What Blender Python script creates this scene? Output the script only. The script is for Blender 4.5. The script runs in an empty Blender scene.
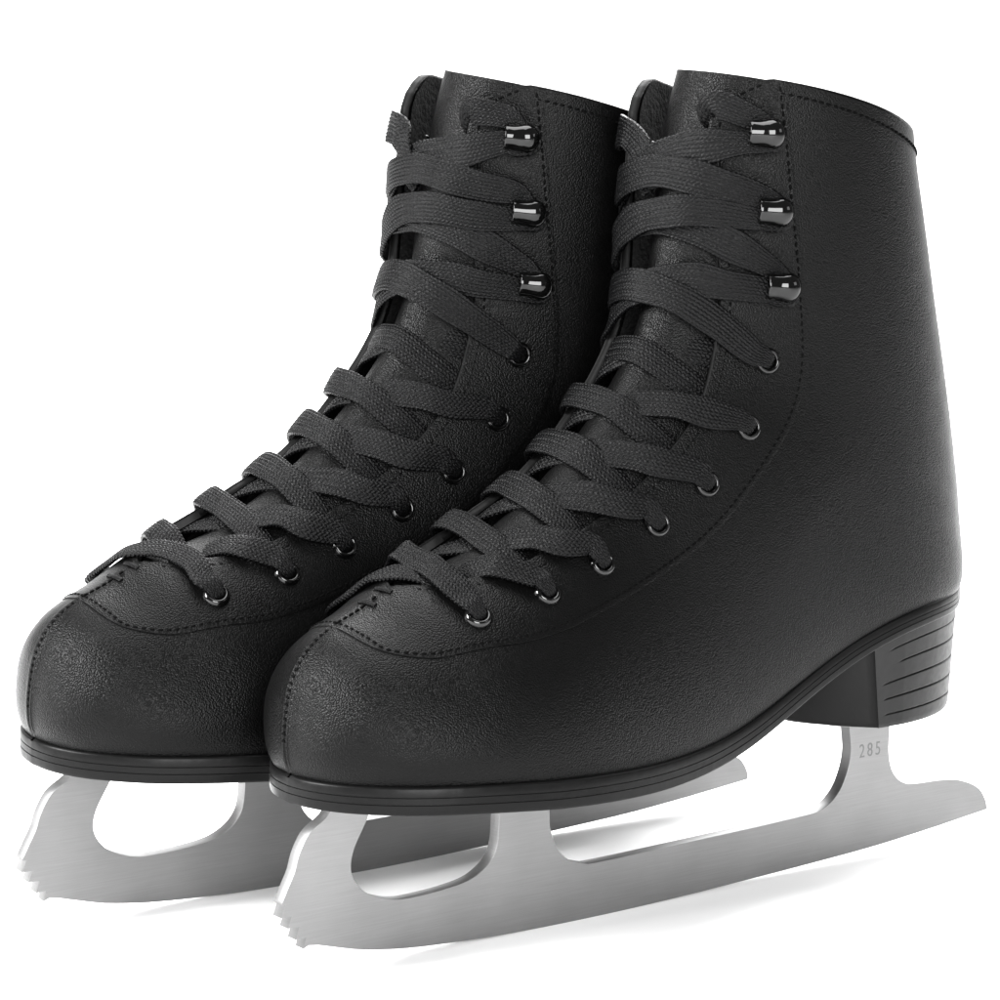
import numpy as np
# ---------------------------------------------------------------- boot last (millimetres)
# every row is one arch of the boot: front/top point F, bottom/back point M, half width at the
# bottom, greatest half width, where along M->F that is, roundness of the upper half, bow
KEYS = np.array([
 # Fx    Fz    Mx    Mz   wb   W    em   p    bow
 (13.0, 52.4, 13.5, 52.2, 0.3, 0.4,.10,1.95, 0),
 (11.7, 56.0, 14.4, 52.2, 7.0, 7.3,.11,1.95, 0),
 (10.9, 60.5, 17.0, 52.2,14.0,14.6,.12,1.92, 0),
 (11.4, 70.0, 23.0, 52.2,22.6,23.5,.15,1.85, 0),
 (13.6, 79.5, 31.0, 52.2,30.0,31.0,.18,1.78, 0),
 (18.8, 87.3, 39.5, 52.2,35.4,36.5,.19,1.74, 0),
 (27.0, 92.8, 49.5, 52.0,39.4,40.6,.18,1.74,0),
 (36.0, 96.6, 59.5, 51.6,42.0,43.0,.17,1.78,0),
 (45.0,101.6, 69.0, 51.0,43.3,43.9,.16,1.85,0),
 (60.0,107.2, 86.0, 50.2,43.4,43.8,.15,1.9,0),
 (80.0,117.5,116.0, 49.4,38.0,39.2,.16,1.9,0),
 (100.,132.5,154.0, 55.0,29.5,33.5,.25,1.9, 0),
 (118.,150.0,198.0, 73.5,27.0,32.3,.38,1.9, 0),
 (128.5,164.0,233.0, 81.0,24.5,31.8,.46,1.9, 0),
 (133.5,175.0,253.0, 84.5,11.5,31.6,.48,1.9, 0),
 (136.,184.0,257.5, 96.0, 2.0,31.6,.48,1.92, 0),
 (138.,196.0,254.7,119.0, 0.0,32.2,.48,1.95, 0),
 (140.,208.0,248.5,146.0, 0.0,33.4,.48,2.0, 1),
 (142.,219.0,241.5,171.0, 0.0,34.8,.48,2.0, 2),
 (144.,231.0,234.9,196.0, 0.0,36.0,.48,2.0, 2.5),
 (146.,243.0,229.0,220.5, 0.0,37.0,.48,2.0, 2.2),
 (147.5,252.,227.0,240.0, 0.0,37.4,.48,2.0, 3),
])
def _spl(x, y):
    n = len(x); h = np.diff(x); A = np.zeros((n, n)); r = np.zeros_like(y)
    A[0,0] = A[-1,-1] = 1
    for i in range(1, n-1):
        A[i,i-1] = h[i-1]; A[i,i] = 2*(h[i-1]+h[i]); A[i,i+1] = h[i]
        r[i] = 6*((y[i+1]-y[i])/h[i]-(y[i]-y[i-1])/h[i-1])
    m = np.linalg.solve(A, r)
    def f(t):
        t = np.asarray(t, float); i = np.clip(np.searchsorted(x, t)-1, 0, n-2)
        a = (x[i+1]-t); b = (t-x[i]); hh = h[i]
        sh = lambda v: v[..., None]
        a, b, hh = sh(a), sh(b), sh(hh)
        return m[i]*a**3/(6*hh)+m[i+1]*b**3/(6*hh)+(y[i]/hh-m[i]*hh/6)*a+(y[i+1]/hh-m[i+1]*hh/6)*b
    return f
_d = np.diff(KEYS[:, :4], axis=0)
KN = np.concatenate([[0], np.cumsum(.65*np.hypot(_d[:,0],_d[:,1])+.35*np.hypot(_d[:,2],_d[:,3]))])
_key = _spl(KN, KEYS)
S_END = KN[-1]; S_RIM = KN[-2]
NA = 160
_phi = np.concatenate([np.linspace(0, np.pi/2, 91), np.pi/2+np.linspace(0, np.pi/2, 91)[1:]])
def arch(s):
    """(n,NA,3) points of the near half of the arch, front centre to bottom, even steps; lengths (n,)"""
    s = np.atleast_1d(np.asarray(s, float)); k = _key(s)
    k[:, 4] = np.clip(k[:, 4], 0, None)
    Fx,Fz,Mx,Mz,wb,W,em,p,bow = [k[:, i:i+1] for i in range(9)]
    up = _phi[:91]; lo = _phi[91:]-np.pi/2
    e_u = em+(1-em)*np.cos(up)**(2/p); y_u = W*np.sin(up)**(2/p)
    q = 2.0
    e_l = em*(1-np.sin(lo)**(2/q)); y_l = wb+(W-wb)*np.cos(lo)**(2/q)
    e = np.concatenate([e_u, e_l], 1); y = np.concatenate([y_u, y_l], 1)
    dx = Fx-Mx; dz = Fz-Mz; h = np.hypot(dx, dz)+1e-9
    b = bow*4*e*(1-e)
    X = Mx+e*dx - b*dz/h*0 ; Z = Mz+e*dz + b
    P = np.stack([X, y, Z], -1)
    L = np.concatenate([np.zeros((len(s),1)), np.cumsum(np.linalg.norm(np.diff(P,axis=1),axis=-1),1)],1)
    out = np.empty((len(s), NA, 3)); t = np.linspace(0, 1, NA)
    for i in range(len(s)):
        for c in range(3): out[i,:,c] = np.interp(t*L[i,-1], L[i], P[i,:,c])
    return out, L[:,-1]
FL_H, FL_W = 5.0, 11.0
class Last:
    def __init__(self, n=700):
        self.s = np.linspace(0, S_END, n); self.a, self.L = arch(self.s)
    def pt0(self, s, d):
        s = np.asarray(s,float); d = np.asarray(d,float); s, d = np.broadcast_arrays(s, d)
        n = len(self.s); f = np.clip(s/S_END*(n-1), 0, n-1.001); i = f.astype(int); f = (f-i)[...,None]
        def row(j):
            v = np.clip(np.abs(d)/self.L[j], 0, 1)*(NA-1.001); k = v.astype(int); v = (v-k)[...,None]
            return self.a[j,k]*(1-v)+self.a[j,k+1]*v
        P = row(i)*(1-f)+row(i+1)*f
        ex = np.clip(s-S_END, 0, None)
        P = P*np.stack([np.ones_like(d), np.where(d<0,-1.,1.), np.ones_like(d)], -1)
        P[...,2] += ex
        return P
    def length(self, s): return np.interp(s, self.s, self.L)
    def _n(self, f, s, d):
        s, d = np.broadcast_arrays(np.asarray(s,float), np.asarray(d,float))
        h = 1.2
        ds = f(np.clip(s+h,0,S_END-.01),d)-f(np.clip(s-h,0,S_END-.02),d)
        L = self.length(s); dd = np.clip(d,-L+h,L-h)
        du = f(s,dd+h)-f(s,dd-h)
        N = np.cross(ds, du); N /= np.linalg.norm(N,axis=-1,keepdims=True)+1e-12
        return N
    def flare(self, s, d):
        """the far quarter stands open: its throat edge is bent outward"""
        g = np.interp(s, [64,84,100,300], [2,15,18,20]); a = -np.asarray(d,float)
        k = np.where(a > g, np.exp(-np.clip(a-g,0,None)/FL_W), np.clip(a/g,0,1)**1.3)
        return np.where(a > 0, k*np.interp(s, [62,80,110,200,300], [0,.6,.9,1.,1.])*FL_H, 0)
    def pt(self, s, d):
        s, d = np.broadcast_arrays(np.asarray(s,float), np.asarray(d,float))
        return self.pt0(s,d)+self._n(self.pt0,s,d)*self.flare(s,d)[...,None]
    def nrm(self, s, d): return self._n(self.pt, s, d)
    def at(self, s, d, lift=0.):
        return self.pt(s,d)+self.nrm(s,d)*np.asarray(lift,float)[...,None]
LAST = Last()
import bpy, bmesh, math, random
from mathutils import Vector, Matrix, noise
random.seed(4)
SC = bpy.context.scene
COL = SC.collection
MM = 0.001
PIV = np.array([140., 0., -3.7])          # where a skate stands: middle of the blade's contact

# ---------------------------------------------------------------- materials
def new_mat(name):
    m = bpy.data.materials.new(name); m.use_nodes = True
    nt = m.node_tree; b = nt.nodes['Principled BSDF']
    return m, nt, b
def N(nt, kind, **kw):
    n = nt.nodes.new(kind)
    for k, v in kw.items():
        if k in n.inputs: n.inputs[k].default_value = v
        else: setattr(n, k, v)
    return n
def mth(nt, op, a, b=None, c=None):
    n = nt.nodes.new('ShaderNodeMath'); n.operation = op
    for i, v in enumerate((a, b, c)):
        if v is None: continue
        if hasattr(v, 'default_value') or hasattr(v, 'is_output'): nt.links.new(v, n.inputs[i])
        else: n.inputs[i].default_value = v
    return n.outputs[0]
def leather(name, base, rough, grain=1.0, spec=.5):
    m, nt, b = new_mat(name)
    tc = N(nt, 'ShaderNodeTexCoord')
    v1 = N(nt, 'ShaderNodeTexVoronoi', feature='SMOOTH_F1'); v1.inputs['Randomness'].default_value = .95; v1.inputs['Scale'].default_value = 2000; v1.inputs['Smoothness'].default_value = .25
    n1 = N(nt, 'ShaderNodeTexNoise'); n1.inputs['Scale'].default_value = 3000; n1.inputs['Detail'].default_value = 3
    n2 = N(nt, 'ShaderNodeTexNoise'); n2.inputs['Scale'].default_value = 160; n2.inputs['Detail'].default_value = 3
    n3 = N(nt, 'ShaderNodeTexNoise'); n3.inputs['Scale'].default_value = 28; n3.inputs['Detail'].default_value = 2
    for n in (v1, n1, n2, n3): nt.links.new(tc.outputs['Object'], n.inputs['Vector'])
    h = mth(nt, 'ADD', mth(nt, 'MULTIPLY', v1.outputs['Distance'], -1.1), mth(nt, 'MULTIPLY', n1.outputs['Fac'], .12))
    h = mth(nt, 'ADD', h, mth(nt, 'MULTIPLY', n2.outputs['Fac'], .12))
    h = mth(nt, 'ADD', h, mth(nt, 'MULTIPLY', n3.outputs['Fac'], .4))
    bp = N(nt, 'ShaderNodeBump'); bp.inputs['Strength'].default_value = 1.0*grain; bp.inputs['Distance'].default_value = .00015
    nt.links.new(h, bp.inputs['Height']); nt.links.new(bp.outputs[0], b.inputs['Normal'])
    b.inputs['Base Color'].default_value = (base, base, base, 1)
    r = mth(nt, 'ADD', mth(nt, 'MULTIPLY', n2.outputs['Fac'], .16), rough-.08)
    nt.links.new(r, b.inputs['Roughness'])
    b.inputs['Specular IOR Level'].default_value = spec
    return m
def plain(name, base, rough, metal=0, spec=.5, bump=None, coat=0):
    m, nt, b = new_mat(name)
    b.inputs['Base Color'].default_value = (base, base, base, 1) if not isinstance(base, tuple) else (*base, 1)
    b.inputs['Roughness'].default_value = rough; b.inputs['Metallic'].default_value = metal
    b.inputs['Specular IOR Level'].default_value = spec; b.inputs['Coat Weight'].default_value = coat
    if bump:
        tc = N(nt, 'ShaderNodeTexCoord'); n = N(nt, 'ShaderNodeTexNoise'); n.inputs['Scale'].default_value = bump[0]; n.inputs['Detail'].default_value = 4
        nt.links.new(tc.outputs['Object'], n.inputs['Vector'])
        bp = N(nt, 'ShaderNodeBump'); bp.inputs['Strength'].default_value = bump[1]; bp.inputs['Distance'].default_value = bump[2]
        nt.links.new(n.outputs['Fac'], bp.inputs['Height']); nt.links.new(bp.outputs[0], b.inputs['Normal'])
        r = mth(nt, 'ADD', mth(nt, 'MULTIPLY', n.outputs['Fac'], .2), rough-.1); nt.links.new(r, b.inputs['Roughness'])
    return m
def steel(name, base, rough):
    m, nt, b = new_mat(name)
    tc = N(nt, 'ShaderNodeTexCoord'); mp = N(nt, 'ShaderNodeMapping'); mp.inputs['Scale'].default_value = (60, 60, 2600)
    mp.inputs['Rotation'].default_value = (0, math.radians(3), 0)
    n = N(nt, 'ShaderNodeTexNoise'); n.inputs['Scale'].default_value = 1; n.inputs['Detail'].default_value = 5
    n2 = N(nt, 'ShaderNodeTexNoise'); n2.inputs['Scale'].default_value = 45; n2.inputs['Detail'].default_value = 4
    nt.links.new(tc.outputs['Object'], mp.inputs['Vector']); nt.links.new(mp.outputs[0], n.inputs['Vector']); nt.links.new(tc.outputs['Object'], n2.inputs['Vector'])
    f = mth(nt, 'ADD', mth(nt, 'MULTIPLY', n.outputs['Fac'], .5), mth(nt, 'MULTIPLY', n2.outputs['Fac'], .5))
    cr = N(nt, 'ShaderNodeMapRange'); cr.inputs['From Min'].default_value = .3; cr.inputs['From Max'].default_value = .7
    cr.inputs['To Min'].default_value = base*.88; cr.inputs['To Max'].default_value = base*1.1
    nt.links.new(f, cr.inputs['Value']); cb = N(nt, 'ShaderNodeCombineColor')
    for i in range(3): nt.links.new(cr.outputs[0], cb.inputs[i])
    nt.links.new(cb.outputs[0], b.inputs['Base Color'])
    b.inputs['Metallic'].default_value = 1; b.inputs['Roughness'].default_value = rough
    bp = N(nt, 'ShaderNodeBump'); bp.inputs['Strength'].default_value = .25; bp.inputs['Distance'].default_value = .00004
    nt.links.new(n.outputs['Fac'], bp.inputs['Height']); nt.links.new(bp.outputs[0], b.inputs['Normal'])
    return m
def lace_mat():
    m, nt, b = new_mat('black_braided_lace')
    tc = N(nt, 'ShaderNodeTexCoord'); n = N(nt, 'ShaderNodeTexNoise'); n.inputs['Scale'].default_value = 2600; n.inputs['Detail'].default_value = 3
    nt.links.new(tc.outputs['Object'], n.inputs['Vector'])
    bp = N(nt, 'ShaderNodeBump'); bp.inputs['Strength'].default_value = .8; bp.inputs['Distance'].default_value = .00025
    nt.links.new(n.outputs['Fac'], bp.inputs['Height']); nt.links.new(bp.outputs[0], b.inputs['Normal'])
    b.inputs['Base Color'].default_value = (.0016, .0016, .0017, 1); b.inputs['Roughness'].default_value = .27
    b.inputs['Specular IOR Level'].default_value = .082
    return m
M = dict(
 leather=leather('black_grained_leather', .0012, .33, spec=.078),
 tongue=leather('black_tongue_leather', .0014, .34, spec=.085),
 edge=plain('cut_leather_edge', .004, .6, spec=.08, bump=(900,.4,.0003)),
 fleece=plain('black_fleece', .003, .95, spec=.15, bump=(700,1.,.0015)),
 lace=lace_mat(),
 gloss=plain('black_enamelled_metal', .0012, .05, spec=.3),
 ring=plain('black_eyelet_metal', .0012, .07, spec=.36),
 rubber=plain('black_sole_rubber', .003, .36, spec=.085, bump=(350,.35,.0003)),
 heel=plain('black_heel_rubber', .004, .43, spec=.16, bump=(500,.3,.0002)),
 thread=plain('black_thread', .001, .7, spec=.03),
 steel=steel('brushed_blade_steel', .21, .5),
 plate=plain('mounting_plate_steel', .40, .35, metal=1, bump=(120,.3,.0003)),
 stamp=plain('stamped_digit_shade', .13, .5, metal=1),
)

# ---------------------------------------------------------------- mesh helpers
def link(name, verts, faces, mat, parent, smooth=True, uv=None, loc=True):
    me = bpy.data.meshes.new(name)
    v = (np.asarray(verts, float)-PIV)*MM
    me.from_pydata(v.tolist(), [], faces)
    if uv is not None:
        L = me.uv_layers.new(name='tape')
        flat = np.array([uv[i] for f in faces for i in f], float).ravel() if not isinstance(uv, dict) else np.array([q for f in uv['loops'] for q in f], float).ravel()
        L.data.foreach_set('uv', flat)
    if smooth: me.polygons.foreach_set('use_smooth', [True]*len(me.polygons))
    me.update()
    o = bpy.data.objects.new(name, me); COL.objects.link(o); o.parent = parent
    for m in (mat if isinstance(mat, (list, tuple)) else [mat]): me.materials.append(m)
    return o
def weld(o, dist=.00003):
    bm = bmesh.new(); bm.from_mesh(o.data); bmesh.ops.remove_doubles(bm, verts=bm.verts, dist=dist)
    bmesh.ops.dissolve_degenerate(bm, edges=bm.edges, dist=1e-6)
    bmesh.ops.recalc_face_normals(bm, faces=bm.faces)
    if sum(f.normal.y*(1 if f.calc_center_median().y > 0 else -1)*f.calc_area() for f in bm.faces) < 0:
        bmesh.ops.reverse_faces(bm, faces=bm.faces)
    bm.to_mesh(o.data); bm.free()
def bake(o):
    dg = bpy.context.evaluated_depsgraph_get(); ev = o.evaluated_get(dg)
    me = bpy.data.meshes.new_from_object(ev); old = o.data; o.modifiers.clear(); o.data = me; me.name = o.name
    return o
def solid(o, th, off, rim=None):
    md = o.modifiers.new('thickness', 'SOLIDIFY'); md.thickness = th*MM; md.offset = off; md.use_even_offset = False
    if rim is not None: md.material_offset_rim = rim
    return md
def grid_faces(r, c, base=0, closed=False, flip=False):
    F = []
    for i in range(r-1):
        for j in range(c if closed else c-1):
            a = base+i*c+j; b = base+i*c+(j+1) % c
            f = (a, b, b+c, a+c); F.append(f[::-1] if flip else f)
    return F
def lathe(axis_pt, ax, up, prof, n=24):
    """prof: (radius, height) along ax"""
    ax = ax/np.linalg.norm(ax); e1 = up-ax*np.dot(up, ax); e1 /= np.linalg.norm(e1); e2 = np.cross(ax, e1)
    V = []
    for r, h in prof:
        for k in range(n):
            t = 2*math.pi*k/n; V.append(axis_pt+ax*h+r*(math.cos(t)*e1+math.sin(t)*e2))
    return V, grid_faces(len(prof), n, closed=True)
def crv(pts, n):
    """even Catmull-Rom samples through pts"""
    P = np.asarray(pts, float); Q = np.vstack([2*P[0]-P[1], P, 2*P[-1]-P[-2]]); out = []
    for i in range(len(P)-1):
        p0, p1, p2, p3 = Q[i:i+4]
        for t in np.linspace(0, 1, 24, endpoint=False):
            out.append(.5*((2*p1)+(-p0+p2)*t+(2*p0-5*p1+4*p2-p3)*t*t+(-p0+3*p1-3*p2+p3)*t**3))
    out.append(P[-1]); out = np.array(out)
    L = np.concatenate([[0], np.cumsum(np.linalg.norm(np.diff(out, axis=0), axis=1))])
    t = np.linspace(0, L[-1], n)
    return np.stack([np.interp(t, L, out[:, k]) for k in range(P.shape[1])], 1)

# ---------------------------------------------------------------- measured layout on the last
EYE = np.array([(71.7,27.5),(95.7,31.0),(118.0,34.0),(141.5,37.9),(162.6,42.6),(187.3,44.6),(210.7,43.3)])
HOOK = np.array([(234.8,41.6),(257.0,35.6),(281.2,30.6)])
HK_D = 5.0; FAR_S = -15.            # the far eyelets sit a little lower
NOTCH = 64.0
_gn = np.array([(64,0),(65.2,4.2),(68,8),(72,11),(76,13.2),(84,16.8),(95,19.6),(106,21.3),(119,23.2),(129,24.6),(147,27),(157,28.2),(181,29.4),(199,27.2),(226,24.2),(247,19.6),(276,14.6),(285,15.3),(291,18),(296,23),(299,28),(300.6,34)])
_gf = np.array([(64,0),(65.2,4.2),(68,8),(72,10.5),(76,12.2),(84,14.5),(95,16.5),(106,17.6),(119,18.6),(129,19.2),(147,19.8),(157,20),(181,20),(199,19.5),(226,19),(247,19),(276,19.5),(285,20),(291,22),(296,26),(299,30),(300.6,35)])
def gap(s, side): 
    t = _gn if side > 0 else _gf
    return np.where(np.asarray(s) < NOTCH, 0, np.interp(s, t[:, 0], t[:, 1]))
SEAM = np.array([(42.8,0.0),(42.8,13.6),(45.6,21.5),(52.4,29.0),(60.5,33.8),(70.4,37.6),(79.5,40.2),(94.5,42.6),(107.2,44.2),(122.8,46.9),(136.1,49.7),(149.3,52.6),(160.8,54.2),(174.6,55.2),(189.7,56.5),(202.3,57.6),(213.2,57.4),(224.6,55.3),(238.4,51.5),(252.3,47.1),(266.7,42.7),(284.2,38.7),(300.4,35.2)])
def undul(P):
    q = P*.016
    return np.array([noise.noise(Vector(p)) for p in q.reshape(-1, 3)]).reshape(P.shape[:-1])

def make_skate(name):
    root = bpy.data.objects.new(name, None); COL.objects.link(root); root.empty_display_size = .05
    # ------------------------------------------------ leather upper, one shell open along the throat
    rows = np.unique(np.concatenate([np.linspace(0, 8, 14), np.linspace(8, 62, 60), np.linspace(62, 78, 34), np.linspace(78, S_RIM, 250)]))
    vv = np.linspace(0, 1, 92)**1.12
    V = []; F = []
    for side in (1, -1):
        d = np.stack([side*(gap(s, side)+(LAST.length(s)-gap(s, side))*vv) for s in rows])
        S = np.repeat(rows[:, None], len(vv), 1)
        P = LAST.pt(S, d); n = LAST.nrm(S, d)
        lift = .35*undul(P)
        # the toe seam: a shallow valley along the centre line up to the throat
        seam = np.clip((60-S)/6, 0, 1)*np.clip(S/4, 0, 1)
        lift += seam*(.42*np.exp(-((d-.9)/.55)**2)-.5*np.exp(-((d+.5)/.5)**2)+.15*np.exp(-((d+1.8)/.8)**2))
        # quarter pulled in a little under the eyestay line
        P = P+n*lift[..., None]
        base = len(V); V += P.reshape(-1, 3).tolist()
        for f in grid_faces(len(rows), len(vv), base, flip=side > 0):
            c = sum((np.array(V[k]) for k in f))/4
            F.append((f, c, side))
    holes = [LAST.pt(s+((FAR_S if s > 80 else -10.) if sd < 0 else 0), sd*(d+(7. if s < 80 and sd < 0 else 0))) for s, d in EYE for sd in (1, -1)]
    keep = [f for f, c, sd in F if min(((c-h)**2).sum() for h in holes) > 1.9**2]
    up = link('boot_upper', V, keep, [M['leather'], M['edge']], root)
    weld(up); solid(up, 2.5, -1, 1); bake(up)
    up.data.polygons.foreach_set('use_smooth', [True]*len(up.data.polygons))
    # ------------------------------------------------ fleece lining
    rl = np.linspace(70, S_RIM-.8, 110); vl = np.linspace(0, 1, 50); V = []; F = []
    for side in (1, -1):
        d = np.stack([side*(gap(s, side)+.9+(LAST.length(s)-gap(s, side)-.9)*vl) for s in rl]); S = np.repeat(rl[:, None], len(vl), 1)
        fz = np.array([noise.noise(Vector(p)) for p in (LAST.pt(S, d)*.35).reshape(-1, 3)]).reshape(S.shape)
        P = LAST.at(S, d, -3.1-.5*(fz+.6)*np.clip(vl*12, 0, 1)[None, :])
        base = len(V); V += P.reshape(-1, 3).tolist(); F += grid_faces(len(rl), len(vl), base, flip=side > 0)
    ln = link('lining', V, F, M['fleece'], root)
    # rivet backs inside the far quarter
    for k, (s, d) in enumerate(HOOK):
        s += FAR_S if s < 280 else -7.; p = LAST.at(s, -d, -3.0); n = -LAST.nrm(s, -d)
        v, f = lathe(p, n, np.array([0, 0, 1.]), [(0.01, .9), (.9, .7), (1.1, .2), (1.6, .7), (2.3, .75), (2.8, .3), (2.8, -.6)], 20)
        link('hook_rivet', v, f, M['ring'], root)
    # ------------------------------------------------ eyestay facing laid over the vamp and quarters
    nS = 260; nC = 26
    sm = crv(SEAM, nS)
    for side in (1, -1):
        inner = []
        L = np.linspace(0, 1, nS)
        # inner line: up the centre to the notch, then along the throat edge
        k0 = int(nS*.17)
        for i in range(nS):
            if i <= k0: s = SEAM[0,0]+(NOTCH-SEAM[0,0])*(i/k0)**1.0; inner.append((s, .02))
            else:
                s = NOTCH+(S_RIM-NOTCH)*((i-k0)/(nS-1-k0))**1.12; inner.append((s, float(gap(s, side))))
        inner = np.array(inner); out = sm.copy()
        out[-1,0] = inner[-1,0] = S_RIM
        tt = np.linspace(0, 1, nC)
        G = inner[:, None]*(1-tt)[None, :, None]+out[:, None]*tt[None, :, None]
        S, d = G[..., 0], side*np.maximum(G[..., 1], 0.0)
        P = LAST.pt(S, d); n = LAST.nrm(S, d)
        lift = .35*undul(P)+.32
        cen = np.abs(d)
        lift -= .6*np.exp(-(cen/1.0)**2)*np.clip((66-S)/2, 0, 1)
        V = (P+n*lift[..., None]).reshape(-1, 3)
        F = grid_faces(nS, nC, 0, flip=side > 0)
        F = [f for f in F if min(((V[list(f)].mean(0)-h)**2).sum() for h in holes) > 1.9**2]
        es = link('eyestay', V, F, [M['leather'], M['edge']], root)
        weld(es, .00002)
        solid(es, .45, -1, 1); bv = es.modifiers.new('soft_edge', 'BEVEL'); bv.width = .0002; bv.segments = 2; bv.limit_method = 'ANGLE'; bv.angle_limit = math.radians(50)
        bake(es); es.data.polygons.foreach_set('use_smooth', [True]*len(es.data.polygons))
    # ------------------------------------------------ stitching
    def stitches(nm, sd, lift, pitch=2.35, length=1.55, rad=.36, cross=False, sides=(1, -1), mat='thread'):
        V = []; F = []
        for side in sides:
            c = crv(sd, 600); c[:, 1] *= side
            P = LAST.at(c[:, 0], c[:, 1], lift); n = LAST.nrm(c[:, 0], c[:, 1])
            L = np.concatenate([[0], np.cumsum(np.linalg.norm(np.diff(P, axis=0), axis=1))])
            for l in np.arange(pitch/2, L[-1]-pitch/2, pitch):
                i = min(np.searchsorted(L, l), len(P)-2)
                t = P[i+1]-P[i-1]; t /= np.linalg.norm(t); nn = n[i]; w = np.cross(t, nn)
                if cross: t, w = w, t
                a = random.uniform(-.06, .06); t = t+w*a
                b0 = len(V); K = 6; prof = [(-.5, .15), (-.42, .75), (-.2, 1), (.2, 1), (.42, .75), (.5, .15)]
                for x, r in prof:
                    cpt = P[i]+t*x*length-nn*(abs(x)**2)*rad*1.6
                    for q in range(K):
                        an = 2*math.pi*q/K; V.append(cpt+rad*r*(math.cos(an)*w+math.sin(an)*nn))
                F += grid_faces(len(prof), K, b0, closed=True)
        return link(nm, V, F, M[mat], root)
    inset = SEAM.copy(); inset[1:, 1] -= 1.7; inset[0] = (44.6, 0); inset[1] = (44.8, 13.0)
    stitches('eyestay_stitching', inset, .38)
    thr = lambda side, a: np.array([(s, float(gap(s, side))+a) for s in np.concatenate([[66., 68, 72], np.linspace(78, S_RIM-2, 40)])])
    stitches('throat_stitching', thr(1, 3.2), .38, sides=(1,)); stitches('throat_stitching', thr(-1, 3.2), .38, sides=(-1,))
    stitches('toe_seam_stitching', np.array([(s, .55) for s in np.linspace(8, 43, 30)]), .1, pitch=2.0, length=1.7, rad=.42, cross=True, sides=(-1,))
    stitches('toe_seam_stitching', np.array([(s, .2) for s in np.linspace(44, 60, 20)]), .62, pitch=2.1, length=1.6, rad=.4, sides=(1,))
    for s0 in (55.5, 61.5):
        bt = np.array([(s0, dd) for dd in np.linspace(-4.2, 4.2, 8)])
        stitches('bar_tack', bt, .7, pitch=.62, length=1.6, rad=.34, cross=True, sides=(1,), mat='lace')
    rim = np.array([(S_RIM-4.2, d) for d in np.linspace(34, LAST.length(S_RIM)-2, 30)])
    stitches('collar_stitching', rim, .15)
    # ------------------------------------------------ backstay strip up the heel seam
    sb = np.linspace(221, 274, 70); wid = np.interp(sb, [206, 225, 255, 274], [11, 9.5, 7, 3]); V = []
    K = 24
    for s, w in zip(sb, wid):
        L = float(LAST.length(s))
        for k in range(K):
            x = -1+2*k/(K-1); dd = (L-abs(x)*w)*(1 if x < 0 else -1)
            if abs(dd) > L-.02: dd = math.copysign(L-.02, dd)
            V.append(LAST.at(s, dd, .1+(1.3-.5*abs(x)**6)*float(np.interp(s, [221, 234, 254, 274], [0, 1, 1, 0]))))
    bs = link('backstay', V, grid_faces(len(sb), K), M['leather'], root)
    weld(bs, .00001); solid(bs, 2.2, -1); bake(bs); bs.data.polygons.foreach_set('use_smooth', [True]*len(bs.data.polygons))
    # ------------------------------------------------ tongue
    st = np.linspace(68, S_RIM+.6, 130); nt_ = 46; V = []
    for s in st:
        f = (s-68)/(S_RIM-68)
        dl = -np.interp(s, [68, 80, 120, 180, 220, 260, 290, 306], [8, 11, 13, 13, 12.5, 11.5, 6.5, 3.0]); dr = np.interp(s, [68, 80, 150, 306], [8, 20, 36, 34])
        for k in range(nt_):
            x = k/(nt_-1); d = dl+(dr-dl)*x
            lf = np.interp(s, [68, 90, 120, 306], [-4.8, -8.2, -9.6, -8.2])+np.interp(s, [68, 100, 200, 306], [.2, 2.4, 3.4, 3.4])*math.sin(math.pi*min(.08+x*.8, 1))-1.5*max(0, 1-x*7)**2-float(LAST.flare(s, d))
            V.append(LAST.at(min(s, S_RIM-.5), d, lf)+np.array([.12, 0, 1])*(max(0, s-S_RIM+.5)-max(0, s-290)/11*1.5*x))
    tg = link('tongue', V, grid_faces(len(st), nt_), [M['tongue'], M['edge']], root)
    solid(tg, 3.0, -1, 1); bv = tg.modifiers.new('soft_edge', 'BEVEL'); bv.width = .0007; bv.segments = 2; bv.limit_method = 'ANGLE'; bv.angle_limit = math.radians(50)
    bake(tg); tg.data.polygons.foreach_set('use_smooth', [True]*len(tg.data.polygons))
    V = []; F = []
    # ------------------------------------------------ eyelets
    for s_, d in EYE:
        for side in (1, -1):
            s = s_+((FAR_S if s_ > 80 else -10.) if side < 0 else 0); d = d+(7. if s_ < 80 and side < 0 else 0)
            p = LAST.at(s, side*d, .7); n = LAST.nrm(s, side*d)
            prof = [(2.1, -4.2), (2.1, -.1), (2.2, .6), (2.45, 1.1), (2.85, 1.32), (3.25, 1.2), (3.6, .8), (3.85, .3), (4.0, -.2), (4.05, -.6)]
            v, f = lathe(p, n, np.array([1., 0, .3]), prof, 36)
            link('eyelet', v, f, M['ring'], root)
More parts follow.
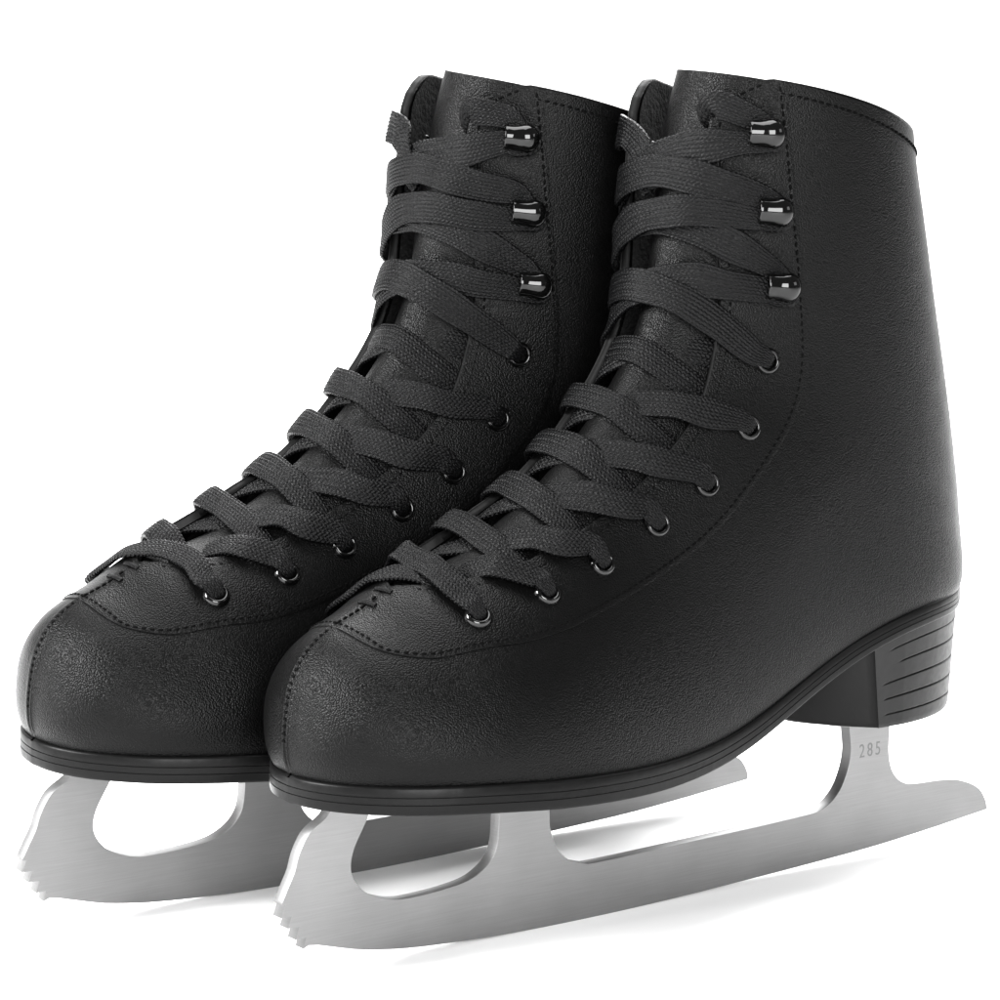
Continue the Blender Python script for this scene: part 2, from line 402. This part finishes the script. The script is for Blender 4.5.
    # ------------------------------------------------ hooks
    for s_, d in HOOK:
        for side in (1, -1):
            s = s_+((FAR_S if s_ < 280 else -11.) if side < 0 else 0)
            if side < 0: d = d+HK_D
            p = LAST.at(s, side*d, .6); n = LAST.nrm(s, side*d)
            q = LAST.at(s, side*(d+1.5), 1.0)-LAST.at(s, side*(d-1.5), 1.0); q /= np.linalg.norm(q)
            q[2] *= .15; q -= n*np.dot(q, n); q /= np.linalg.norm(q)
            V, F = lathe(p, n, q, [(.01, 1.5), (1.3, 1.5), (1.3, .5), (3.6, .45), (3.9, .1), (3.9, -.6)], 28)     # riveted foot
            cen = p+n*4.0
            prof = [(0.01, -2.6), (2.6, -2.7), (3.2, -3.3), (3.6, -4.3), (3.85, -4.4), (3.98, -4.15), (3.95, -3.4), (3.92, -2.4), (4.0, -1.2), (4.25, .2), (4.55, 1.4), (4.72, 2.6), (4.6, 3.8), (4.1, 5.0), (3.2, 6.0), (2.1, 6.6), (.9, 6.9), (.01, 6.95)]
            v, f = lathe(cen, q, n, prof, 36)
            # flatten the cap towards the leather
            v = [cen+(c-cen)*.9 - n*(.2*np.dot(c-cen, n)) for c in v]
            b0 = len(V); V = list(V)+v; F = F+[tuple(i+b0 for i in t) for t in f]
            stem = p+q*2.2
            v, f = lathe(stem, n, q, [(1.5, 0), (1.4, 2), (1.6, 4.6)], 16); b0 = len(V); V += v; F += [tuple(i+b0 for i in t) for t in f]
            link('lace_hook', V, F, M['gloss'], root)
    # ------------------------------------------------ outsole
    so = np.concatenate([np.linspace(.6, 8, 10), np.linspace(9, 216.5, 150)])
    a, L = arch(so); low = a[:, -1]                       # feather point per row
    O = low.copy()
    # push outward in plan
    t = np.gradient(O, axis=0); nrm2 = np.stack([-t[:, 1], t[:, 0]], 1)*np.array([[1, 1]]); nrm2 /= np.linalg.norm(nrm2, axis=1, keepdims=True)+1e-9
    if nrm2[60, 1] < 0: nrm2 = -nrm2
    O[0] = (O[0, 0]-.15, 0, O[0, 2]); nrm2[0] = (-1, 0)
    for i in range(1, 6): nrm2[i] = nrm2[i]/np.linalg.norm(nrm2[i])
    xs = O[:, 0]
    T = np.interp(xs, [10, 60, 110, 150, 190, 215, 260], [6.5, 6.7, 6.6, 6.2, 5.6, 4.8, 4.8])
    def prof_side(i):
        w = [(-7, 1.5), (-1.0, 1.5), (1.1, 1.3), (1.6, 1.0), (1.8, .6), (1.85, -1.75), (1.6, -1.9), (1.6, -2.05), (1.85, -2.2), (1.95, -4.25), (1.7, -4.4), (1.7, -4.55), (1.95, -4.7), (1.95, -6.9), (1.8, -7.7), (1.4, -8.1), (.9, -8.2), (-7, -8.2)]
        k = T[i]/8.2
        return [(o, z if z > 0 else z*k) for o, z in w]
    V = []; npf = len(prof_side(0))
    for i in range(len(so)):
        pr = prof_side(i); row = []
        for o, z in pr: 
            oo = o if o > -6 else -min(7, max(O[i, 1]-.2, 0))
            row.append((O[i, 0]+nrm2[i, 0]*oo, (O[i, 1]+nrm2[i, 1]*oo if i else .02), O[i, 2]+z))
        mir = [(x, -y, z) for x, y, z in row[::-1]]
        V += row+mir
    ncs = 2*npf
    F = grid_faces(len(so), ncs, 0, closed=True)
    F.append(tuple(range(ncs))[::-1]); F.append(tuple((len(so)-1)*ncs+j for j in range(ncs)))
    sl = link('outsole', V, F, M['rubber'], root)
    bm = bmesh.new(); bm.from_mesh(sl.data); bmesh.ops.recalc_face_normals(bm, faces=bm.faces); bm.to_mesh(sl.data); bm.free()
    md = sl.modifiers.new('crisp', 'EDGE_SPLIT'); md.split_angle = math.radians(60); bake(sl)
    # ------------------------------------------------ heel block
    def sole_bottom(x): return np.interp(x, xs[20:], (O[:, 2]-T)[20:])
    hh = [p for p in O if p[0] > 214]
    per = []
    ysd = float(np.interp(206, xs[20:], O[20:, 1]))
    for k in range(30):                                    # breast: a shallow beak pointing forward
        y = -ysd+2*ysd*k/29; per.append((190.5+12.5*(abs(y)/ysd)**2, y))
    side_pts = [(p[0], p[1]) for p in hh]
    arc = crv(np.array([(203., ysd+.8)]+[(x+nx, y+ny) for (x, y), (nx, ny) in zip(side_pts, [(nrm2[i,0]*.9, nrm2[i,1]*.9) for i in range(len(O)) if O[i,0] > 214])]+[(np.max(O[:,0])+1.0, 0.)]), 90)
    arc[:, 1] = np.clip(arc[:, 1], 0, None)
    per = per+[tuple(p) for p in arc]+[(x, -y) for x, y in arc[::-1][1:]]
    per = np.array(per); npr = len(per)
    ZB = 44.6; V = []; nz = 150
    la = np.concatenate([[0], np.cumsum(np.linalg.norm(np.diff(arc, axis=0), axis=1))])
    dist = np.concatenate([np.full(30, -1.), la, la[::-1][1:]])
    gro = [(.15, 2.5), (.33, 2.5), (.51, 2.5), (.70, 10), (.87, 6)]
    cx, cy = 230., 0.
    for iz in range(nz):
        f = iz/(nz-1)
        for j in range(npr):
            x, y = per[j]
            zt = float(sole_bottom(min(max(x, 150), 256)))+.6
            z = ZB+(zt-ZB)*f
            k = 1-f
            xx = x+(-1.8*k*(x-225)/34 if x > 225 else k*(1.5+4.*abs(y)/ysd)*(225-x)/22)
            yy = y*(1-.12*k)
            if f < .06: q = 1-.02*(1-f/.06)**2; xx = cx+(xx-cx)*q; yy *= q
            if dist[j] >= 0:
                for gz, st_ in gro:
                    dp = .5*math.exp(-((f-gz)/.006)**2)*np.clip((dist[j]-st_)/2.5, 0, 1)
                    if dp > .01:
                        r = math.hypot(xx-cx, yy-cy); xx -= (xx-cx)/r*dp; yy -= (yy-cy)/r*dp
            V.append((xx, yy, z))
    F = grid_faces(nz, npr, 0, closed=True); F.append(tuple(range(npr))[::-1]); F.append(tuple((nz-1)*npr+j for j in range(npr)))
    hb = link('heel_block', V, F, M['heel'], root)
    bm = bmesh.new(); bm.from_mesh(hb.data); bmesh.ops.recalc_face_normals(bm, faces=bm.faces); bm.to_mesh(hb.data); bm.free()
    md = hb.modifiers.new('crisp', 'EDGE_SPLIT'); md.split_angle = math.radians(50); bake(hb)
    # ------------------------------------------------ blade
    front = [(25.4,45.4),(23.0,40.9),(17.2,37.0),(13.8,31.7),(12.2,26.9),(9.8,22.3),(7.8,18.4)]
    teeth = [(9.0,18.0),(7.7,14.7),(11.1,14.6),(9.8,11.4),(13.5,11.2),(12.3,7.8),(15.7,7.9),(14.8,4.8),(16.4,5.5),(19.8,5.0)]
    bottom = [(19.8,5.0),(28.4,2.6),(36.7,.6),(53.7,-1.6),(81.9,-3.2),(118.6,-3.7),(157.3,-3.0),(219.1,-.8),(249.7,1.3),(269.9,3.2),(280.0,4.2)]
    tail = [(280.0,4.2),(279.2,7.4),(275.6,12.0),(267.7,15.5),(258.2,16.9),(247.5,17.4),(242.1,18.4),(237.4,22.3),(235.3,28.5),(235.3,36.7),(235.6,44.8)]
    archl = [(217.4,44.8),(218.2,38.0),(218.8,31.7),(217.2,25.2),(213.6,19.2),(207.3,15.2),(197.7,14.1),(157.1,13.2),(118.5,12.6),(111.8,13.3),(106.4,15.4),(102.5,19.3),(100.2,25.1),(99.8,29.9),(99.5,45.2)]
    hole = [(82.0,45.2),(81.7,32.3),(81.1,24.4),(79.4,20.3),(76.2,17.3),(70.9,14.9),(62.5,13.7),(52.1,13.2),(44.9,13.6),(36.9,16.4),(32.5,20.2),(30.6,24.7),(31.4,29.5),(33.6,33.8),(36.2,38.4),(38.8,45.4)]
    out = [tuple(p) for p in crv(front, 30)]+teeth+[tuple(p) for p in crv(bottom, 70)][1:]+[tuple(p) for p in crv(tail, 60)][1:]+[tuple(p) for p in crv(archl, 110)]+[tuple(p) for p in crv(hole, 80)]
    cu = bpy.data.curves.new('blade', 'CURVE'); cu.dimensions = '2D'; cu.fill_mode = 'BOTH'; cu.extrude = 2.02*MM; cu.bevel_depth = .08*MM; cu.bevel_resolution = 1; cu.offset = -.08*MM
    sp = cu.splines.new('POLY'); sp.points.add(len(out)-1)
    for p, (x, z) in zip(sp.points, out): p.co = ((x-PIV[0])*MM, (z-PIV[2])*MM, 0, 1)
    sp.use_cyclic_u = True
    tmp = bpy.data.objects.new('tmp', cu); COL.objects.link(tmp)
    me = bpy.data.meshes.new_from_object(tmp.evaluated_get(bpy.context.evaluated_depsgraph_get())); bpy.data.objects.remove(tmp)
    me.transform(Matrix(((1,0,0,0),(0,0,-1,0),(0,1,0,0),(0,0,0,1)))); me.name = 'blade'
    bl = bpy.data.objects.new('blade', me); COL.objects.link(bl); bl.parent = root; me.materials.clear(); me.materials.append(M['steel'])
    # stamped number on the rear stanchion
    tc = bpy.data.curves.new('stamp', 'FONT'); tc.body = '285'; tc.size = 6.2*MM; tc.extrude = .02*MM; tc.align_x = 'CENTER'; tc.space_character = 1.35; tc.offset = -.0*MM
    tmp = bpy.data.objects.new('tmp', tc); COL.objects.link(tmp)
    me = bpy.data.meshes.new_from_object(tmp.evaluated_get(bpy.context.evaluated_depsgraph_get())); bpy.data.objects.remove(tmp)
    # seen from the near side (+y) the local x of the boot runs left to right
    me.transform(Matrix.Translation(((227.0-PIV[0])*MM, 2.12*MM, (29.3-PIV[2])*MM)) @ Matrix(((-1,0,0,0),(0,0,1,0),(0,1,0,0),(0,0,0,1))) @ Matrix.Diagonal((-.82,1,1,1)))
    me.name = 'stamped_number'; o = bpy.data.objects.new('stamped_number', me); COL.objects.link(o); o.parent = bl; me.materials.clear(); me.materials.append(M['stamp'])
    # mounting plates
    def plate(x0, x1, hw, zt, ends):
        xs_ = np.linspace(x0, x1, 40); ring = []
        for x in xs_:
            e = min(x-x0, x1-x)/ends; w = hw*math.sqrt(max(0.02, 1-max(0, 1-e)**2)); ring.append((x, w))
        loop = ring+[(x, -w) for x, w in ring[::-1]]
        V = []; 
        for dz, q in ((0, .97), (-.3, 1), (-1.9, 1), (-2.2, .97)):
            V += [(x, y*q, zt(x)+dz) for x, y in loop]
        n = len(loop); F = grid_faces(4, n, 0, closed=True); F.append(tuple(range(n))); F.append(tuple(3*n+j for j in range(n))[::-1])
        p = link('mounting_plate', V, F, M['plate'], bl, smooth=False)
        bm = bmesh.new(); bm.from_mesh(p.data); bmesh.ops.recalc_face_normals(bm, faces=bm.faces); bm.to_mesh(p.data); bm.free()
        return p
    plate(20, 108, 19, lambda x: float(sole_bottom(x)) if False else float(np.interp(x, xs[20:], (O[:,2]-T)[20:]))-.02, 18)
    plate(205, 246, 14, lambda x: 44.7, 10)
    return root

# ---------------------------------------------------------------- laces
def weave(u, v):
    """height 0..1 of a flat braid: columns of slanted stitches, neighbours leaning the other way"""
    col = np.floor(v); fv = v-col; par = (col % 2)*2-1
    ph = u*.70+par*(fv-.5)*.62+par*.25
    w = np.abs((ph-np.floor(ph))*2-1); cc = np.abs(fv*2-1)
    return np.sqrt(np.clip(1-w**2, 0, 1))*np.sqrt(np.clip(1-.92*cc*cc, 0, 1))
NCOL = 18
def tape(pts, seed):
    """pts rows: s, d, lift, width, thickness, twist(deg)"""
    P0 = np.array(pts, float)
    X = np.hstack([LAST.at(P0[:, 0], P0[:, 1], P0[:, 2]), P0[:, 3:6], P0[:, 0:2]])
    n = int(np.linalg.norm(np.diff(X[:, :3], axis=0), axis=1).sum()/.21)
    C = crv(X, n)
    P = C[:, :3]; T = np.gradient(P, axis=0); T /= np.linalg.norm(T, axis=1, keepdims=True)+1e-12
    Nn = LAST.nrm(C[:, 6], np.clip(C[:, 7], -60, 60))
    W = np.cross(Nn, T)
    for i in range(1, n):
        if np.dot(W[i], W[i-1]) < 0: W[i] = -W[i]
    for _ in range(60): W[1:-1] = (W[:-2]+2*W[1:-1]+W[2:])/4
    W /= np.linalg.norm(W, axis=1, keepdims=True)+1e-12
    Nn = np.cross(T, W)
    L = np.concatenate([[0], np.cumsum(np.linalg.norm(np.diff(P, axis=0), axis=1))])+seed*.37
    K = NCOL*6
    # perimeter parameter, even in length
    an = np.linspace(0, 2*np.pi, 2001); c_, s_ = np.cos(an), np.sin(an)
    px = np.sign(c_)*np.abs(c_)**.55; py = np.sign(s_)*np.abs(s_)**.75
    pl = np.concatenate([[0], np.cumsum(np.hypot(np.diff(px), np.diff(py*.16)))]); pl /= pl[-1]
    v = (np.arange(K)+.5)/K; x = np.interp(v, pl, px); y = np.interp(v, pl, py)
    w = C[:, 3:4]/2; t = C[:, 4:5]/2; tw = np.radians(C[:, 5:6])
    wob = 1+.035*np.sin(L*.9+seed)[:, None]*0+.03*np.sin(L*.37+2*seed)[:, None]
    w = w*wob
    a = W*np.cos(tw)+Nn*np.sin(tw); b = np.cross(T, a)
    h = weave(np.repeat(L[:, None], K, 1), np.repeat((v*NCOL)[None], n, 0))-.6
    y_ = t*y[None]+.1*t*(1-x*x)[None]
    ox = x[None]*w+np.sign(x)[None]*np.clip((np.abs(x)[None]-.9)/.1, 0, 1)*h*.3
    oy = y_+np.sign(y)[None]*h*.55
    V = P[:, None]+a[:, None]*ox[..., None]+b[:, None]*oy[..., None]
    i, k = np.meshgrid(np.arange(n-1), np.arange(K), indexing='ij')
    F = np.stack([i*K+k, i*K+(k+1) % K, (i+1)*K+(k+1) % K, (i+1)*K+k], -1).reshape(-1, 4)
    return V.reshape(-1, 3), F
def lace(root, variant):
    e = {}
    for k, (s, d) in enumerate(EYE): e[k+1] = (s, d)
    for k, (s, d) in enumerate(HOOK): e[8+k] = (s, d)
    TH = 1.65
    def ek(k, side): return (e[k][0]+((-11. if k == 10 else FAR_S if k > 1 else -10.) if side < 0 else 0), e[k][1]+((HK_D if k > 7 else 7. if k == 1 else 0) if side < 0 else 0))
    def under(k, side):
        s, d = ek(k, side); return [(s, side*d, -3.6, 5.0, 1.5, 0)]
    def dive(k, side):          # over the facing and down the eyelet
        s, d = ek(k, side)
        return [(s-.4, side*(d-5.6), 2.6, 7.3, 1.6, 0), (s-.1, side*(d-2.6), 2.8, 6.2, 1.9, 0), (s, side*(d+.3), 1.2, 4.3, 2.5, 0), (s, side*(d+.4), -2.2, 3.3, 2.6, 0)]
    def cross(k0, s0, k1, s1, lo, hi_end, hi_start=False):
        """strand from under (or over) the edge at eyelet k0 to over (or under) the edge at k1"""
        sa, da = ek(k0, s0); sb, db = ek(k1, s1)
        A = np.array([sa, s0*da]); B = np.array([sb, s1*db]); out = []
        def at_d(d):
            f = (d-A[1])/(B[1]-A[1]); return A[0]+(B[0]-A[0])*f
        def edge(side, smid):
            return float(gap(smid, side))
        g0 = edge(s0, at_d(s0*14)); g1 = edge(s1, at_d(s1*14))
        d0 = s0*g0; d1 = s1*g1
        w = 8.8
        h0 = 2.2 if hi_start else -3.2; h1 = 2.2 if hi_end else -3.2
        if hi_start: out.append((at_d(s0*(g0+2.2)), s0*(g0+2.2), 2.2, w, TH, 0))
        else: out.append((at_d(s0*(g0+2.5)), s0*(g0+2.5), -3.4, w*.9, TH, 0))
        m0 = d0*.62+d1*.38; m1 = d0*.38+d1*.62; mid = (d0+d1)/2
        out.append((at_d(d0*.8+d1*.2), d0*.8+d1*.2, (h0*.55+lo*.45), w, TH, 0))
        out.append((at_d(mid), mid, lo, w, TH, 0))
        out.append((at_d(d0*.16+d1*.84), d0*.16+d1*.84, (h1*.62+lo*.38), w, TH, 0))
        if hi_end: out.append((at_d(s1*(g1+1.0)), s1*(g1+1.0), 2.3, w, TH, 0))
        else: out.append((at_d(s1*(g1+2.5)), s1*(g1+2.5), -3.4, w*.9, TH, 0))
        return out
    def hookloop(k, side):
        s, d = ek(k, side)
        return [(s-4.2, side*(d-4.5), 2.6, 7.0, 1.5, 8), (s-4.0, side*(d+.2), 3.2, 5.2, 1.8, 30), (s-2.6, side*(d+4.2), 3.0, 4.6, 1.7, 65), (s, side*(d+5.6), 2.9, 4.4, 1.6, 80),
                (s+2.6, side*(d+4.2), 3.0, 4.6, 1.7, 65), (s+4.0, side*(d+.2), 3.2, 5.2, 1.8, 30), (s+4.2, side*(d-4.5), 2.6, 7.0, 1.5, 8)]
    VS = []; FS = []
    def add(path):
        rs = random.Random(len(VS)*7+(3 if variant == 'bar' else 11)); q = []
        for s_, d_, l_, w_, t_, tw_ in path:
            k_ = 1. if w_ > 6.8 and l_ > -3 else .15
            q.append((s_+rs.uniform(-.9, .9)*k_, d_+rs.uniform(-.8, .8)*k_, l_+rs.uniform(-.05, .45)*k_, w_*(1+rs.uniform(-.07, .07)*k_), t_, tw_+rs.uniform(-9, 9)*k_))
        path = q
        v, f = tape(path, len(VS)); FS.append(f+sum(len(q) for q in VS)); VS.append(v)
    P_LO, Q_LO = -2.8, -4.6
    n_, f_ = 1, -1
    def leg(k0, s0, k1, s1):    # P strands end on the far side and ride on top of the Q strands
        return cross(k0, s0, k1, s1, P_LO if s1 < 0 else Q_LO, True)
    # bar across the lowest pair
    bar = [(64.0, -17, 1.5, 8.2, TH, 0), (67, -9, 1.4, 8.2, TH, 0), (70, -1, 1.0, 8.2, TH, 0)]
    bar += [(72, 8, 1.5, 8.2, TH, 0), (72.2, 16, 2.0, 8.2, TH, 0)] if variant == 'bar' else [(73.5, 7, -.4, 7.9, TH, 0), (76, 15, -3.2, 7.2, TH, 0)]
    rd = lambda k, side: dive(k, side)[::-1]
    if variant == 'bar': add(rd(1, f_)+bar+dive(1, n_))
    else: add(rd(1, f_)+bar+[(e[1][0]+2, e[1][1]-4, -3.6, 5, 1.5, 0)])
    # half that starts at the near lowest eyelet
    if variant == 'bar': p = under(1, n_)+leg(1, n_, 2, f_)
    else: p = rd(1, n_)+cross(1, n_, 2, f_, 1.4, True, True)
    p += dive(2, f_); add(p)
    side = f_
    for k in (3, 4, 5, 6): add(under(k-1, side)+leg(k-1, side, k, -side)+dive(k, -side)); side = -side
    # side is far again: eyelet 6 far, under both edges to near 7
    add(under(6, side)+cross(6, side, 7, -side, -4.2, False)+under(7, -side))
    side2 = n_
    add(under(1, f_)+leg(1, f_, 2, n_)+dive(2, n_)); side = n_
    for k in (3, 4, 5, 6): add(under(k-1, side)+leg(k-1, side, k, -side)+dive(k, -side)); side = -side
    add(under(6, side)+cross(6, side, 7, -side, -2.8, False)+under(7, -side))
    # from the top eyelets to the hooks
    def span(k0, s0, k1, s1, lo, da=None):
        """over both edges, from the upper side of k0 to the lower side of hook k1"""
        sa, d0 = ek(k0, s0); sb, d1 = ek(k1, s1)
        ya = s0*(d0-(7 if k0 == 7 else 5)); yb = s1*(d1-5)
        za = sa+(.6 if k0 == 7 else 4.4); zb = sb-(16.5 if k1 == 10 and s1 < 0 else 4.6)
        w = 9.6; out = []
        for f, l, ww in ((.16, 2.3, w), (.32, lo, w), (.5, lo, w), (.68, lo, w), (.84, 2.3, w)):
            out.append((za+(zb-za)*f, ya+(yb-ya)*f, l, ww, TH, 0))
        return out
    a = rd(7, n_)+span(7, n_, 8, f_, 2.2)+hookloop(8, f_)+span(8, f_, 9, n_, 2.0)+hookloop(9, n_)+span(9, n_, 10, f_, 2.4)
    b = rd(7, f_)+span(7, f_, 8, n_, .7)+hookloop(8, n_)+span(8, n_, 9, f_, .4)+hookloop(9, f_)+span(9, f_, 10, n_, .7)
    s, d = ek(10, -1)
    a += [(s-6.2, f_*(d-4.5), 2.6, 7., 1.5, 8), (s-3.6, f_*(d+1), 3.0, 6, 1.6, 20), (s, f_*(d+4.4), 3.0, 5, 1.6, 60), (s+4.6, f_*(d+2), 3.0, 6, 1.6, 20),
          (s+6.2, f_*(d-5), 2.7, 7.6, 1.7, 0), (s+6.2, f_*(gap(s, -1)+1.), 2.7, 9.6, 1.7, 0), (s+5.2, f_*(gap(s, -1)-3.5), 2.3, 9.8, 1.7, 0), (s+2.2, f_*(gap(s, -1)-7.5), 1.7, 9.6, 1.7, 0), (s-3.5, f_*(gap(s, -1)-11.), 1.2, 9.2, 1.6, 0), (s-11, f_*6, .4, 8.8, 1.5, 0), (s-19, f_*2, -1.2, 8.6, 1.4, 0)]
    s, d = ek(10, 1)
    b += hookloop(10, n_)[:-1]+[(s+5.4, d-5., 2.6, 7.2, 1.5, 5), (s+6.0, gap(s, 1)+3.5, 2.4, 8.2, 1.4, 0), (s+4.2, gap(s, 1)-.2, 1.6, 8.2, 1.4, 0), (s+1.0, gap(s, 1)+.6, -1.6, 8, 1.4, 0), (s-3, gap(s, 1)+4, -3.4, 8, 1.2, 0)]
    add(a); add(b)
    V = (np.concatenate(VS)-PIV)*MM; F = np.concatenate(FS)
    me = bpy.data.meshes.new('lace'); me.vertices.add(len(V)); me.vertices.foreach_set('co', V.ravel())
    me.loops.add(F.size); me.loops.foreach_set('vertex_index', F.ravel().astype(np.int32))
    me.polygons.add(len(F)); me.polygons.foreach_set('loop_start', np.arange(0, F.size, 4, dtype=np.int32))
    me.polygons.foreach_set('use_smooth', np.ones(len(F), bool)); me.update(calc_edges=True); me.validate()
    o = bpy.data.objects.new('lace', me); COL.objects.link(o); o.parent = root; me.materials.append(M['lace'])
    return o

# ---------------------------------------------------------------- the two skates
skate = make_skate('ice_skate')
skate['label'] = 'black ice skate in front at right, whole boot and stamped blade in view'
skate['category'] = 'ice skate'; skate['group'] = 'pair of black ice skates'
other = skate.copy(); COL.objects.link(other)
other['label'] = 'black ice skate behind at left, its heel hidden by the other boot'
def dup(o, par):
    c = o.copy(); COL.objects.link(c); c.parent = par
    for ch in list(o.children): dup(ch, c)
for ch in list(skate.children): dup(ch, other)
lace(skate, 'cross'); lace(other, 'bar')
CAM = np.array([3000.779752, 0.640954, 0.143771, -45.339881, 117.90746, 881.051423, -34.311477, -82.204859, 0.024533, -0.057729])
f_px, TH_, PH_, OX, OZ, DD, BX, BY, BPS, BRL = CAM
skate.location = (0, 0, 0)
R1 = Matrix.Translation((BX*MM, BY*MM, 0)) @ Matrix.Rotation(BPS, 4, 'Z') @ Matrix.Rotation(BRL, 4, 'X')
other.matrix_world = R1

# ---------------------------------------------------------------- white sweep
def sweep():
    prof = [(-6., 0.), (1.6, 0.)]+[(1.6+.7*math.sin(t), .7-.7*math.cos(t)) for t in np.linspace(0, math.pi/2, 24)[1:]]+[(2.3, 3.2)]
    # runs away along the camera's heading
    hd = np.array([math.sin(TH_), -math.cos(TH_)]); rt = np.array([math.cos(TH_), math.sin(TH_)])
    V = []
    for a, z in prof:
        for r in (-7., 7.): V.append((hd[0]*a+rt[0]*r, hd[1]*a+rt[1]*r, z))
    me = bpy.data.meshes.new('floor'); me.from_pydata(V, [], grid_faces(len(prof), 2)); me.polygons.foreach_set('use_smooth', [True]*len(me.polygons))
    o = bpy.data.objects.new('floor', me); COL.objects.link(o)
    me.materials.append(plain('white_paper_sweep', (.93, .93, .93), .75, spec=.2)); o['kind'] = 'structure'
    return o
sweep()

# ---------------------------------------------------------------- camera
Rv = np.array([math.cos(TH_), math.sin(TH_), 0]); Av = np.array([math.sin(TH_), -math.cos(TH_), 0]); Zv = np.array([0, 0, 1.])
FWv = math.cos(PH_)*Av-math.sin(PH_)*Zv; UPv = math.sin(PH_)*Av+math.cos(PH_)*Zv
pos = (OX*Rv+(OZ-PIV[2])*Zv-DD*FWv)*MM
cd = bpy.data.cameras.new('camera'); cam = bpy.data.objects.new('camera', cd); COL.objects.link(cam)
cd.sensor_width = 36; cd.lens = f_px/1000*36; cd.clip_start = .02; cd.clip_end = 60
cam.matrix_world = Matrix((( Rv[0], UPv[0], -FWv[0], pos[0]), (Rv[1], UPv[1], -FWv[1], pos[1]), (Rv[2], UPv[2], -FWv[2], pos[2]), (0, 0, 0, 1)))
SC.camera = cam

# ---------------------------------------------------------------- studio light
w = bpy.data.worlds.new('World'); SC.world = w; w.use_nodes = True
w.node_tree.nodes['Background'].inputs[0].default_value = (1, 1, 1, 1); w.node_tree.nodes['Background'].inputs[1].default_value = .25
def softbox(name, r, a, z, tgt, sx, sy, power):
    """r right of, a beyond the skates along the view, z up (metres)"""
    l = bpy.data.lights.new(name, 'AREA'); l.shape = 'RECTANGLE'; l.size = sx; l.size_y = sy; l.energy = power
    o = bpy.data.objects.new(name, l); COL.objects.link(o)
    p = Vector(tuple(Rv*r+Av*a+Zv*z)); q = Vector(tuple(Rv*tgt[0]+Av*tgt[1]+Zv*tgt[2])); o.location = p
    o.rotation_euler = (q-p).to_track_quat('-Z', 'Y').to_euler()
    return o
softbox('top_softbox', -.15, .15, 1.5, (0, 0, 0), 1.1, 1.1, 40)
softbox('left_softbox', -1.15, -.35, .66, (-.1, 0, .08), .5, .6, 58)
softbox('right_softbox', 1.15, -.6, .62, (0, 0, .05), .5, .4, 3)
softbox('front_softbox', .10, -1.35, .46, (0, 0, .17), .7, .6, 34)
softbox('back_softbox', .40, 1.3, 1.12, (0, 0, 0), 1.8, 1.1, 66)
softbox('background_light', 0, 1.3, 1.8, (0, 2.2, .6), 2.2, .6, 50)
vs = SC.view_settings; vs.view_transform = 'Standard'; vs.look = 'None'; vs.exposure = 0; vs.gamma = 1; vs.use_curve_mapping = False
SC.cycles.use_denoising = True; SC.cycles.denoising_prefilter = 'NONE'; SC.cycles.use_adaptive_sampling = False
